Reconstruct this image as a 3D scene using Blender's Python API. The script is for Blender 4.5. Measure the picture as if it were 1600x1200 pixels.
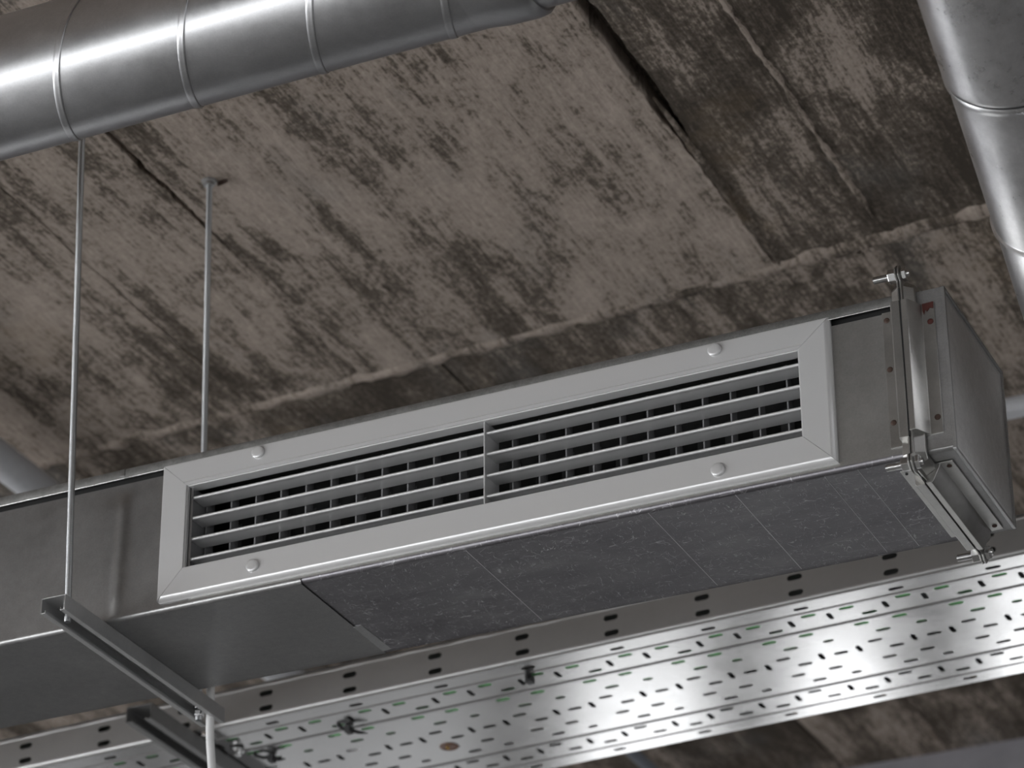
import bpy, bmesh, math, random
from math import sin, cos, pi, radians, sqrt
from mathutils import Vector, Matrix, noise
from mathutils.geometry import delaunay_2d_cdt

for o in list(bpy.data.objects):
    bpy.data.objects.remove(o, do_unlink=True)
SC = bpy.context.scene
COL = SC.collection

# ------------------------------------------------------------------ camera
CR = Vector((0.9075, 0.4200, -0.0042)).normalized()      # camera right
CF = Vector((-0.3666, 0.7969, 0.4802)).normalized()      # viewing direction
CU = CR.cross(CF).normalized()
cam_d = bpy.data.cameras.new('camera')
cam = bpy.data.objects.new('camera', cam_d)
COL.objects.link(cam)
cam.matrix_world = Matrix(((CR.x, CU.x, -CF.x, 0.0), (CR.y, CU.y, -CF.y, 0.0),
                           (CR.z, CU.z, -CF.z, 1.6), (0, 0, 0, 1)))
cam_d.sensor_width = 36.0
cam_d.lens = 36.0 * 5021.2 / 1600.0
cam_d.clip_end = 100
cam_d.dof.use_dof = True
cam_d.dof.focus_distance = 4.45
cam_d.dof.aperture_fstop = 5.6
SC.camera = cam

# ------------------------------------------------------------------ world, exposure
w = bpy.data.worlds.new('world')
SC.world = w
w.use_nodes = True
w.node_tree.nodes['Background'].inputs[0].default_value = (0.55, 0.6, 0.68, 1)
w.node_tree.nodes['Background'].inputs[1].default_value = 0.02
SC.view_settings.view_transform = 'Standard'
SC.view_settings.look = 'None'
SC.view_settings.exposure = 0.0
SC.view_settings.gamma = 1.0
SC.view_settings.use_curve_mapping = False

# windows of the hall, some added for their light: (name, wall, along0, along1, z0, z1, radiance); the panes are the daylight
WINDOWS = [
    ('left', -2.7, -0.3, 0.5, 2.9, 11.0),
    ('left', 0.2, 2.8, 0.5, 2.9, 12.0),
    ('left', 3.4, 6.0, 0.5, 2.9, 5.0),
    ('front', -8.7, -6.3, 0.2, 2.2, 12.0),
    ('front', -5.8, -3.4, 0.2, 2.2, 7.0),
    ('front', -2.8, -0.4, 0.2, 2.2, 3.5),
    ('front', 1.0, 3.4, 0.2, 2.2, 2.5),
    ('back', -7.6, -6.2, 0.9, 2.6, 0.62),  # dim pair added so the tray's left part reflects grey
    ('back', -6.0, -4.6, 0.9, 2.6, 0.62),
    ('back', -4.3, -3.75, 1.1, 2.6, 4.0),
    ('back', -3.45, -3.05, 1.1, 2.6, 5.0),
    ('back', -2.70, -2.25, 1.1, 2.6, 5.0),
    ('back', -1.9, -0.9, 1.1, 2.6, 3.6),
    ('right', 0.0, 2.6, 0.8, 3.2, 3.0),  # windows on this wall added to brighten the duct's end cap
    ('right', 4.0, 6.6, 0.8, 3.2, 3.0),
]
RX0, RX1, RY0, RY1, ZC = -9.0, 5.0, -3.0, 10.0, 4.515

# ------------------------------------------------------------------ node helpers
MATS = {}

def newmat(name):
    m = bpy.data.materials.new(name)
    m.use_nodes = True
    nt = m.node_tree
    b = nt.nodes['Principled BSDF']
    MATS[name] = m
    return m, nt, b

def nd(nt, typ, **kw):
    n = nt.nodes.new(typ)
    for k, v in kw.items():
        if k.startswith('i_'):
            n.inputs[k[2:].replace('_', ' ')].default_value = v
        else:
            setattr(n, k, v)
    return n

def coords(nt, scale=(1, 1, 1), src='Object', rot=(0, 0, 0), vec=None):
    mp = nd(nt, 'ShaderNodeMapping')
    mp.inputs['Scale'].default_value = scale
    mp.inputs['Rotation'].default_value = rot
    if vec is None:
        tc = nd(nt, 'ShaderNodeTexCoord')
        vec = tc.outputs[src]
    nt.links.new(vec, mp.inputs['Vector'])
    return mp.outputs[0]

def noi(nt, vec, scale, detail=4, rough=0.55, dist=0.0):
    n = nd(nt, 'ShaderNodeTexNoise')
    n.inputs['Scale'].default_value = scale
    n.inputs['Detail'].default_value = detail
    n.inputs['Roughness'].default_value = rough
    n.inputs['Distortion'].default_value = dist
    nt.links.new(vec, n.inputs['Vector'])
    return n.outputs['Fac']

def mth(nt, op, a, b=None, c=None, clamp=False):
    n = nd(nt, 'ShaderNodeMath', operation=op, use_clamp=clamp)
    for i, x in enumerate((a, b, c)):
        if x is None:
            continue
        if isinstance(x, (int, float)):
            n.inputs[i].default_value = x
        else:
            nt.links.new(x, n.inputs[i])
    return n.outputs[0]

def ramp(nt, fac, stops, interp='LINEAR'):
    r = nd(nt, 'ShaderNodeValToRGB')
    r.color_ramp.interpolation = interp
    e = r.color_ramp.elements
    while len(e) < len(stops):
        e.new(0.5)
    for k, (p, c) in enumerate(stops):
        e[k].position = p
        if isinstance(c, (int, float)):
            c = (c, c, c)
        e[k].color = (c[0], c[1], c[2], 1)
    nt.links.new(fac, r.inputs[0])
    return r.outputs[0]

def mix(nt, fac, a, b, mode='MIX'):
    n = nd(nt, 'ShaderNodeMix', data_type='RGBA', blend_type=mode)
    for i, x in ((0, fac), (6, a), (7, b)):
        if isinstance(x, (int, float)):
            n.inputs[i].default_value = x
        elif isinstance(x, tuple):
            n.inputs[i].default_value = (x[0], x[1], x[2], 1)
        else:
            nt.links.new(x, n.inputs[i])
    return n.outputs[2]

def bump(nt, b, h, strength=0.3, dist=0.002):
    n = nd(nt, 'ShaderNodeBump')
    n.inputs['Strength'].default_value = strength
    n.inputs['Distance'].default_value = dist
    nt.links.new(h, n.inputs['Height'])
    nt.links.new(n.outputs[0], b.inputs['Normal'])

def galv(name, base=(0.5, 0.5, 0.51), r0=0.3, r1=0.42, spangle=0.12, wav=0.0, wavscale=6.0, stretch=(1, 1, 1), blotch=0.1, metal=1.0):
    """galvanised sheet: spangle, blotchy sheen, faint rolling marks"""
    m, nt, b = newmat(name)
    b.inputs['Metallic'].default_value = metal
    v = coords(nt, stretch)
    fine = noi(nt, v, 420, 3, 0.7)
    blot = noi(nt, v, 9, 4, 0.6)
    k = mth(nt, 'ADD', mth(nt, 'MULTIPLY', mth(nt, 'SUBTRACT', fine, 0.5), spangle * 2),
            mth(nt, 'MULTIPLY', mth(nt, 'SUBTRACT', blot, 0.5), blotch * 2))
    mid = noi(nt, coords(nt, stretch), 70, 5, 0.75)
    k = mth(nt, 'ADD', k, mth(nt, 'MULTIPLY', mth(nt, 'SUBTRACT', mid, 0.5), spangle * 2.6))
    k = mth(nt, 'ADD', k, 1.0)
    cb = nd(nt, 'ShaderNodeVectorMath', operation='SCALE')
    cb.inputs[0].default_value = base
    nt.links.new(k, cb.inputs['Scale'])
    nt.links.new(cb.outputs[0], b.inputs['Base Color'])
    rg = mth(nt, 'MULTIPLY_ADD', blot, (r1 - r0) * 1.8, r0 - (r1 - r0) * 0.4)
    rg = mth(nt, 'ADD', rg, mth(nt, 'MULTIPLY', mth(nt, 'SUBTRACT', mid, 0.5), spangle))
    nt.links.new(rg, b.inputs['Roughness'])
    h = mth(nt, 'MULTIPLY', fine, 0.006)
    if wav > 0:
        wv = noi(nt, coords(nt, stretch), wavscale, 2, 0.5)
        h = mth(nt, 'ADD', h, mth(nt, 'MULTIPLY', wv, wav))
    bump(nt, b, h, 0.5, 0.01)
    return m

def plain(name, col, rough=0.5, metal=0.0, grain=0.0, gscale=200, spec=0.5):
    m, nt, b = newmat(name)
    b.inputs['Metallic'].default_value = metal
    b.inputs['Roughness'].default_value = rough
    v = coords(nt)
    f = noi(nt, v, gscale, 3, 0.6)
    c = mix(nt, f, tuple(x * (1 - grain) for x in col), tuple(min(1, x * (1 + grain)) for x in col))
    nt.links.new(c, b.inputs['Base Color'])
    if grain:
        bump(nt, b, f, 0.1, 0.001)
    return m

# ------------------------------------------------------------------ materials
galv('duct_left_sheet', (0.325, 0.325, 0.325), 0.34, 0.42, 0.16, 0.05, 5.0)
galv('duct_front_sheet', (0.47, 0.47, 0.46), 0.36, 0.46, 0.14, 0.04, 5.0)
galv('spiral_sheet', (0.40, 0.402, 0.41), 0.29, 0.40, 0.13, 0.0, 12.0, (1, 1, 1), 0.16)
galv('round_sheet', (0.74, 0.74, 0.755), 0.25, 0.35, 0.13, 0.0, 4.0, (1, 1, 1), 0.25)
galv('tray_sheet', (0.60, 0.60, 0.60), 0.15, 0.22, 0.04, 0.14, 3.2, metal=0.92)
galv('tray_side_sheet', (0.44, 0.445, 0.45), 0.34, 0.42, 0.04, 0.03, 4.0, metal=0.7)
galv('tray_edge', (0.68, 0.68, 0.68), 0.30, 0.38, 0.04, 0.0)
galv('strut_sheet', (0.42, 0.42, 0.42), 0.36, 0.48, 0.10, 0.0, metal=0.7)
galv('flange_sheet', (0.46, 0.455, 0.44), 0.28, 0.44, 0.10, 0.02, 30.0, (1, 1, 1), 0.3)
galv('end_sheet', (0.42, 0.42, 0.42), 0.36, 0.48, 0.18, 0.03, 6.0, metal=0.9)
galv('cap_sheet', (0.70, 0.70, 0.70), 0.36, 0.46, 0.18, 0.03, 6.0, metal=0.75)
galv('seam_sheet', (0.26, 0.26, 0.255), 0.4, 0.5, 0.3, 0.0)
galv('bolt_zinc', (0.72, 0.72, 0.72), 0.16, 0.24, 0.05)
galv('dark_channel', (0.26, 0.26, 0.26), 0.45, 0.55, 0.1, metal=0.6)

def scratched():
    m, nt, b = newmat('duct_bottom_sheet')
    b.inputs['Metallic'].default_value = 1.0
    fine = noi(nt, coords(nt), 420, 3, 0.7)
    blot = noi(nt, coords(nt, (1, 2.4, 1)), 7, 6, 0.65, 0.5)
    s = None
    for sx, sy, rz, wd in ((30, 55, 0.35, 0.010), (70, 30, -0.4, 0.009), (22, 80, -0.15, 0.007), (90, 45, 1.0, 0.010)):
        n1 = noi(nt, coords(nt, (sx, sy, 1), rot=(0, 0, rz)), 1.0, 1, 0.5, 0.8)
        l = ramp(nt, mth(nt, 'ABSOLUTE', mth(nt, 'SUBTRACT', n1, 0.5)), ((0.0, 1.0), (wd, 0.0)))
        br = ramp(nt, noi(nt, coords(nt, (sx * 1.3, sy * 1.3, 1), rot=(0, 0, rz + 0.3)), 1.0, 2, 0.6), ((0.52, 0.0), (0.62, 1.0)))
        l = mth(nt, 'MULTIPLY', l, br)
        s = l if s is None else mth(nt, 'MAXIMUM', s, l)
    base = ramp(nt, blot, ((0.3, (0.155, 0.147, 0.165)), (0.55, (0.20, 0.193, 0.208)), (0.75, (0.26, 0.258, 0.266))))
    base = mix(nt, mth(nt, 'MULTIPLY', fine, 0.25), base, (0.45, 0.45, 0.46))
    base = mix(nt, mth(nt, 'MULTIPLY', s, 0.5), base, (0.8, 0.8, 0.82))
    nt.links.new(base, b.inputs['Base Color'])
    r = ramp(nt, blot, ((0.3, 0.36), (0.7, 0.46)))
    r = mix(nt, mth(nt, 'MULTIPLY', s, 0.6), r, (0.62, 0.62, 0.62))
    nt.links.new(r, b.inputs['Roughness'])
    bump(nt, b, mth(nt, 'ADD', mth(nt, 'MULTIPLY', s, 0.04), mth(nt, 'MULTIPLY', fine, 0.02)), 0.5, 0.01)
scratched()

plain('grille_paint', (0.62, 0.62, 0.622), 0.30, 0.35, 0.03, 900)
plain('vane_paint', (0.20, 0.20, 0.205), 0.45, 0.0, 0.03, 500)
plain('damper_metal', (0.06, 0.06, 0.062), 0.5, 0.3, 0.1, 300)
plain('gasket_shade_black', (0.012, 0.012, 0.012), 0.8)  # also the black painted in as shade in seams and gaps
plain('black_plastic', (0.015, 0.015, 0.016), 0.45)
plain('added_dark_cable', (0.02, 0.02, 0.02), 0.5)
plain('green_cable', (0.16, 0.48, 0.18), 0.5)
plain('white_cable', (0.72, 0.72, 0.72), 0.4)
plain('grey_pipe', (0.52, 0.53, 0.55), 0.5, 0.0, 0.1, 60)
plain('blue_grey_pipe', (0.20, 0.22, 0.25), 0.45, 0.0, 0.1, 60)
plain('light_wear', (0.42, 0.42, 0.43), 0.6, 0.2)
plain('rust', (0.05, 0.028, 0.02), 0.8, 0.0, 0.5, 700)
plain('red_rust', (0.075, 0.018, 0.013), 0.75, 0.0, 0.6, 900)
plain('brown_cap', (0.12, 0.055, 0.035), 0.4, 0.2, 0.2, 300)
plain('brass', (0.80, 0.55, 0.18), 0.25, 1.0)
plain('beam_paint', (0.24, 0.23, 0.25), 0.7, 0.0, 0.25, 14)
plain('wall_plaster', (0.16, 0.155, 0.15), 0.85, 0.0, 0.15, 5)
plain('floor_concrete', (0.30, 0.298, 0.292), 0.6, 0.0, 0.25, 2.5)
plain('window_frame_paint', (0.10, 0.10, 0.11), 0.5)

def rod_mat():
    m, nt, b = newmat('threaded_steel')
    b.inputs['Metallic'].default_value = 1.0
    b.inputs['Base Color'].default_value = (0.42, 0.43, 0.44, 1)
    b.inputs['Roughness'].default_value = 0.3
    v = coords(nt)
    wv = nd(nt, 'ShaderNodeTexWave', wave_type='BANDS', bands_direction='Z')
    wv.inputs['Scale'].default_value = 174.0
    nt.links.new(v, wv.inputs['Vector'])
    c = mix(nt, wv.outputs['Fac'], (0.22, 0.23, 0.24), (0.62, 0.63, 0.64))
    nt.links.new(c, b.inputs['Base Color'])
    bump(nt, b, wv.outputs['Fac'], 0.6, 0.0008)
rod_mat()

def emit(name, col, st):
    m, nt, b = newmat(name)
    b.inputs['Base Color'].default_value = (0.02, 0.02, 0.02, 1)
    b.inputs['Roughness'].default_value = 0.1
    b.inputs['Emission Color'].default_value = (*col, 1)
    b.inputs['Emission Strength'].default_value = st
    return m

def concrete(name, mortar=False):
    m, nt, b = newmat(name)
    tc = nd(nt, 'ShaderNodeTexCoord')
    oi = nd(nt, 'ShaderNodeObjectInfo')
    off = nd(nt, 'ShaderNodeVectorMath', operation='SCALE')
    cmb = nd(nt, 'ShaderNodeCombineXYZ')
    nt.links.new(oi.outputs['Random'], cmb.inputs[0])
    nt.links.new(oi.outputs['Random'], cmb.inputs[1])
    nt.links.new(cmb.outputs[0], off.inputs[0])
    off.inputs['Scale'].default_value = 7.0
    add = nd(nt, 'ShaderNodeVectorMath', operation='ADD')
    nt.links.new(tc.outputs['Object'], add.inputs[0])
    nt.links.new(off.outputs[0], add.inputs[1])
    V = add.outputs[0]
    big = noi(nt, coords(nt, (1.7, 1.0, 1), vec=V), 1.6, 4, 0.6, 0.5)
    blot = noi(nt, coords(nt, (3.2, 1.5, 1), vec=V), 2.6, 9, 0.68, 0.6)
    streak = noi(nt, coords(nt, (26, 1.6, 1), vec=V), 1.0, 7, 0.62, 0.25)
    grain = noi(nt, coords(nt, (190, 16, 1), rot=(0, 0, 0.06), vec=V), 1.0, 5, 0.65, 0.3)
    speck = noi(nt, coords(nt, (1.6, 1, 1), vec=V), 75, 6, 0.75)
    board = noi(nt, coords(nt, (9.0, 0.12, 1), vec=V), 1.0, 2, 0.5)
    k = mth(nt, 'MULTIPLY', blot, 0.62)
    k = mth(nt, 'MULTIPLY_ADD', big, 0.30, k)
    k = mth(nt, 'MULTIPLY_ADD', streak, 0.34, k)
    k = mth(nt, 'MULTIPLY_ADD', grain, 0.40, k)
    k = mth(nt, 'MULTIPLY_ADD', speck, 0.50, k)
    k = mth(nt, 'MULTIPLY_ADD', board, 0.22, k)
    k = mth(nt, 'SUBTRACT', k, 0.695)
    sep = nd(nt, 'ShaderNodeSeparateColor')
    nt.links.new(oi.outputs['Color'], sep.inputs[0])
    k = mth(nt, 'ADD', k, mth(nt, 'SUBTRACT', sep.outputs[0], 0.5))
    col = ramp(nt, k, ((0.33, (0.060, 0.049, 0.038)), (0.44, (0.122, 0.101, 0.082)),
                       (0.485, (0.185, 0.155, 0.128)), (0.53, (0.335, 0.281, 0.24)), (0.70, (0.47, 0.40, 0.348))))
    tint = noi(nt, coords(nt, vec=V), 3.3, 5, 0.6)
    col = mix(nt, ramp(nt, tint, ((0.56, 0.0), (0.72, 0.5))), col, (0.25, 0.175, 0.10), 'MULTIPLY' if False else 'MIX') \
        if mortar else mix(nt, ramp(nt, tint, ((0.60, 0.0), (0.75, 0.28))), col, (0.27, 0.20, 0.12))
    t2 = noi(nt, coords(nt, (2, 1, 1), vec=V), 2.1, 5, 0.6)
    col = mix(nt, ramp(nt, t2, ((0.55, 0.0), (0.7, 0.3))), col, (0.17, 0.178, 0.18))
    nt.links.new(col, b.inputs['Base Color'])
    b.inputs['Roughness'].default_value = 0.9
    b.inputs['Specular IOR Level'].default_value = 0.2
    h = mth(nt, 'ADD', mth(nt, 'MULTIPLY', k, 0.6), mth(nt, 'MULTIPLY', grain, 0.4))
    h = mth(nt, 'ADD', h, mth(nt, 'MULTIPLY', speck, 0.35))
    bump(nt, b, h, 0.55, 0.006)
    return m
concrete('concrete')
concrete('mortar', True)

# ------------------------------------------------------------------ mesh helpers
class MB:
    def __init__(s):
        s.v, s.f = [], []

    def add(s, vs, fs):
        n = len(s.v)
        s.v += [tuple(p) for p in vs]
        s.f += [tuple(i + n for i in f) for f in fs]
        return s

    def box(s, x0, x1, y0, y1, z0, z1):
        return s.add([(x0, y0, z0), (x1, y0, z0), (x1, y1, z0), (x0, y1, z0),
                      (x0, y0, z1), (x1, y0, z1), (x1, y1, z1), (x0, y1, z1)],
                     [(0, 3, 2, 1), (4, 5, 6, 7), (0, 1, 5, 4), (1, 2, 6, 5), (2, 3, 7, 6), (3, 0, 4, 7)])

    def extrude(s, prof, f0, f1, closed=True, caps=True):
        """prof: list of 2D points; f0, f1 map a 2D point to the two end points"""
        n = len(prof)
        a = [f0(p) for p in prof]
        c = [f1(p) for p in prof]
        fs = []
        for i in range(n if closed else n - 1):
            j = (i + 1) % n
            fs.append((i, j, n + j, n + i))
        if closed and caps:
            fs.append(tuple(range(n - 1, -1, -1)))
            fs.append(tuple(range(n, 2 * n)))
        return s.add(a + c, fs)

    def tube(s, path, r, seg=12, caps=True):
        path = [Vector(p) for p in path]
        rs = r if isinstance(r, (list, tuple)) else [r] * len(path)
        vs, fs = [], []
        t0 = (path[1] - path[0]).normalized()
        up = Vector((0, 0, 1)) if abs(t0.z) < 0.9 else Vector((1, 0, 0))
        u = t0.cross(up).normalized()
        for i, p in enumerate(path):
            if i == 0:
                t = t0
            elif i == len(path) - 1:
                t = (path[i] - path[i - 1]).normalized()
            else:
                t = (path[i + 1] - path[i - 1]).normalized()
            u = (u - t * u.dot(t)).normalized()
            w_ = t.cross(u)
            for k in range(seg):
                a = 2 * pi * k / seg
                vs.append(p + (u * cos(a) + w_ * sin(a)) * rs[i])
        m = len(path)
        for i in range(m - 1):
            for k in range(seg):
                l = (k + 1) % seg
                fs.append((i * seg + k, i * seg + l, (i + 1) * seg + l, (i + 1) * seg + k))
        if caps:
            fs.append(tuple(range(seg - 1, -1, -1)))
            fs.append(tuple((m - 1) * seg + k for k in range(seg)))
        return s.add(vs, fs)

    def lathe(s, o, ax, prof, seg=24, caps=True):
        """prof: (distance along axis, radius)"""
        ax = Vector(ax).normalized()
        o = Vector(o)
        return s.tube_prof(o, ax, prof, seg, caps)

    def tube_prof(s, o, ax, prof, seg, caps):
        up = Vector((0, 0, 1)) if abs(ax.z) < 0.9 else Vector((1, 0, 0))
        u = ax.cross(up).normalized()
        w_ = ax.cross(u)
        vs, fs = [], []
        for d, r in prof:
            for k in range(seg):
                a = 2 * pi * k / seg
                vs.append(o + ax * d + (u * cos(a) + w_ * sin(a)) * r)
        m = len(prof)
        for i in range(m - 1):
            for k in range(seg):
                l = (k + 1) % seg
                fs.append((i * seg + k, i * seg + l, (i + 1) * seg + l, (i + 1) * seg + k))
        if caps:
            fs.append(tuple(range(seg - 1, -1, -1)))
            fs.append(tuple((m - 1) * seg + k for k in range(seg)))
        return s.add(vs, fs)

    def build(s, name, mat, parent=None, smooth=None, bevel=0.0, solid=0.0, soff=0.0):
        me = bpy.data.meshes.new(name)
        org = Vector(parent.get('_o', (0, 0, 0))) if parent is not None else Vector((0, 0, 0))
        me.from_pydata([tuple(Vector(p) - org) for p in s.v], [], s.f)
        bm = bmesh.new()
        bm.from_mesh(me)
        bmesh.ops.remove_doubles(bm, verts=bm.verts, dist=2e-5)
        bmesh.ops.recalc_face_normals(bm, faces=bm.faces)
        bm.to_mesh(me)
        bm.free()
        me.materials.append(MATS[mat])
        o = bpy.data.objects.new(name, me)
        COL.objects.link(o)
        if parent is not None:
            o.parent = parent
            o['_o'] = tuple(org)
        if solid:
            md = o.modifiers.new('solid', 'SOLIDIFY')
            md.thickness = solid
            md.offset = soff
        if bevel:
            md = o.modifiers.new('bevel', 'BEVEL')
            md.width = bevel
            md.segments = 2
            md.limit_method = 'ANGLE'
            md.angle_limit = radians(35)
            md.harden_normals = smooth is not None
        if smooth is not None:
            me.shade_smooth()
            if smooth > 0:
                me.set_sharp_from_angle(angle=radians(smooth))
        return o

def thing(name, label, cat, loc=(0, 0, 0), group=None):
    o = bpy.data.objects.new(name, None)
    COL.objects.link(o)
    o.location = loc
    o['_o'] = tuple(loc)
    o['label'] = label
    o['category'] = cat
    o.empty_display_size = 0.05
    if group:
        o['group'] = group
    return o

def tag(o, label, cat, group=None):
    o['label'] = label
    o['category'] = cat
    if group:
        o['group'] = group
    return o

def struct(o):
    o['kind'] = 'structure'
    return o

def N3(x, y, z=0.0):
    return noise.noise(Vector((x, y, z)))

# ------------------------------------------------------------------ the hall
struct(MB().box(RX0 - 0.3, RX1 + 0.3, RY0 - 0.3, RY1 + 0.3, -0.1, 0.0).build('floor', 'floor_concrete'))

def wall(name, side):
    """a wall with its window openings, built from boxes around them"""
    wins = sorted([(q[1], q[2], q[3], q[4]) for q in WINDOWS if q[0] == side])
    lo, hi = (RY0, RY1) if side in ('left', 'right') else (RX0, RX1)
    m = MB()
    def bx(a0, a1, z0, z1):
        if side == 'left':
            m.box(RX0 - 0.3, RX0, a0, a1, z0, z1)
        elif side == 'right':
            m.box(RX1, RX1 + 0.3, a0, a1, z0, z1)
        elif side == 'front':
            m.box(a0, a1, RY0 - 0.3, RY0, z0, z1)
        else:
            m.box(a0, a1, RY1, RY1 + 0.3, z0, z1)
    p = lo
    for a0, a1, z0, z1 in wins:
        bx(p, a0, 0, 4.7)
        bx(a0, a1, 0, z0)
        bx(a0, a1, z1, 4.7)
        p = a1
    bx(p, hi, 0, 4.7)
    return struct(m.build(name, 'wall_plaster'))
for sd in ('left', 'right', 'front', 'back'):
    wall('wall_' + sd, sd)

for i, (sd, a0, a1, z0, z1, e) in enumerate(WINDOWS):
    emit('daylight_%d' % i, (0.975, 0.985, 1.0), e)
    fr, pn = MB(), []
    def P(a, d, z):
        return {'left': (RX0 - 0.12 - d, a, z), 'front': (a, RY0 - 0.12 - d, z), 'back': (a, RY1 + 0.12 + d, z), 'right': (RX1 + 0.12 + d, a, z)}[sd]
    def bx(m, b0, b1, d0, d1, c0, c1):
        p, q = P(b0, d0, c0), P(b1, d1, c1)
        m.box(min(p[0], q[0]), max(p[0], q[0]), min(p[1], q[1]), max(p[1], q[1]), c0, c1)
    t = 0.05
    bx(fr, a0, a1, 0, 0.06, z0, z0 + t)
    bx(fr, a0, a1, 0, 0.06, z1 - t, z1)
    bx(fr, a0, a0 + t, 0, 0.06, z0 + t, z1 - t)
    bx(fr, a1 - t, a1, 0, 0.06, z0 + t, z1 - t)
    am = (a0 + a1) / 2
    bx(fr, am - 0.02, am + 0.02, 0, 0.06, z0 + t, z1 - t)
    root = struct(fr.build('window_%d' % (i + 1), 'window_frame_paint'))
    for b0, b1 in ((a0 + t, am - 0.02), (am + 0.02, a1 - t)):
        m = MB()
        bx(m, b0, b1, 0.025, 0.04, z0 + t, z1 - t)
        m.build('pane', 'daylight_%d' % i, root)

# ------------------------------------------------------------------ ceiling: precast slabs with open and mortared joints
ceil = struct(MB().box(RX0 - 0.3, RX1 + 0.3, RY0 - 0.3, RY1 + 0.3, 4.56, 4.66).build('ceiling', 'concrete'))
ceil.color = (0.42, 0.5, 0.5, 1)

def joint_y(x):                          # the cross joint runs a little out of square
    return 4.665 - 0.058 * (x + 1.85)

def bmp(y, a, c, p=1.0):
    """0 at a and c, 1 half way"""
    if y <= a or y >= c:
        return 0.0
    return sin(pi * (y - a) / (c - a)) ** p

def open_joint(x, y):
    """how far the joint at x stands open at y: (left side, right side)"""
    if abs(x + 1.617) < 0.01:
        return 0.004 + 0.004 * bmp(y, 3.6, 4.3), 0.004 + 0.019 * bmp(y, 3.62, 4.28, 0.8)
    if abs(x + 2.468) < 0.01:
        k = bmp(y, 3.66, 4.16, 0.7)
        return 0.002 + 0.005 * k * (1 + 0.8 * N3(y * 30, 1)), 0.002 + 0.004 * k * (1 + 0.8 * N3(y * 25, 9))
    return 0.004, 0.004

def slab(x0, x1, y0f, y1f, dz, tone, seed, fine=False):
    """one slab, underside at ZC+dz, edges chipped; y0f / y1f are functions of x"""
    nx, ny = (26, 330) if fine else (10, 40)
    vs, fs = [], []
    for j in range(ny + 1):
        t = j / ny
        yy = y0f(x0) + (y1f(x0) - y0f(x0)) * t
        gl, gr = open_joint(x0, yy)[1], open_joint(x1, yy)[0]
        for i in range(nx + 1):
            s = i / nx
            ya, yb = y0f(x0 + (x1 - x0) * s), y1f(x0 + (x1 - x0) * s)
            y = ya + (yb - ya) * t
            x = x0 + gl + (x1 - x0 - gl - gr) * s
            z = ZC + dz + 0.0016 * N3(x * 7, y * 3, seed)
            if i == 0 or i == nx:
                x += 0.005 * N3(seed + i, y * 14, 1) + 0.003 * N3(seed, y * 50, 2 + i) + 0.0015 * N3(seed, y * 140, 2 + i)
                z += 0.003 * abs(N3(seed, y * 40, 6 + i))
            if j == 0 or j == ny:
                y += 0.008 * N3(x * 12, seed, 5) + 0.004 * N3(x * 50, seed, 6)
            vs.append((x, y, z))
    W = nx + 1
    for j in range(ny):
        for i in range(nx):
            a = j * W + i
            fs.append((a, a + W, a + W + 1, a + 1))
    ring = [i for i in range(W)] + [j * W + nx for j in range(1, ny + 1)] + \
           [ny * W + i for i in range(nx - 1, -1, -1)] + [j * W for j in range(ny - 1, 0, -1)]
    n0 = len(vs)
    for k in ring:
        vs.append((vs[k][0], vs[k][1], 4.57))
    for q in range(len(ring)):
        p = (q + 1) % len(ring)
        fs.append((ring[q], ring[p], n0 + p, n0 + q))
    m = MB().add(vs, fs)
    o = m.build('slab', 'concrete', ceil, smooth=40)
    o.color = (tone, 0.5, 0.5, 1)
    return o

XS = [-5.83, -4.99, -4.15, -3.31, -2.468, -1.617, -0.77, 0.07, 0.91]
TONE = [0.48, 0.5, 0.50, 0.52, 0.55, 0.43, 0.47, 0.48]
for i in range(len(XS) - 1):
    a, c = XS[i], XS[i + 1]
    slab(a, c, lambda x: joint_y(x) - 4.2, lambda x: joint_y(x) - 0.012, (0.0, 0.002, -0.002, 0.001, 0.0, 0.004, 0.001, 0)[i], TONE[i], i * 3.7, 3 <= i <= 5)
XS2 = [-5.70, -4.85, -4.00, -3.16, -2.316, -1.47, -0.62, 0.23, 1.08]
for i in range(len(XS2) - 1):
    a, c = XS2[i], XS2[i + 1]
    slab(a, c, lambda x: joint_y(x) + 0.012, lambda x: joint_y(x) + 4.2, (0.003, 0.0, 0.002, 0.003, 0.004, -0.001, 0.002, 0)[i],
         (0.46, 0.46, 0.455, 0.45, 0.455, 0.49, 0.47, 0.47)[i], 60 + i * 2.9, False)

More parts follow.
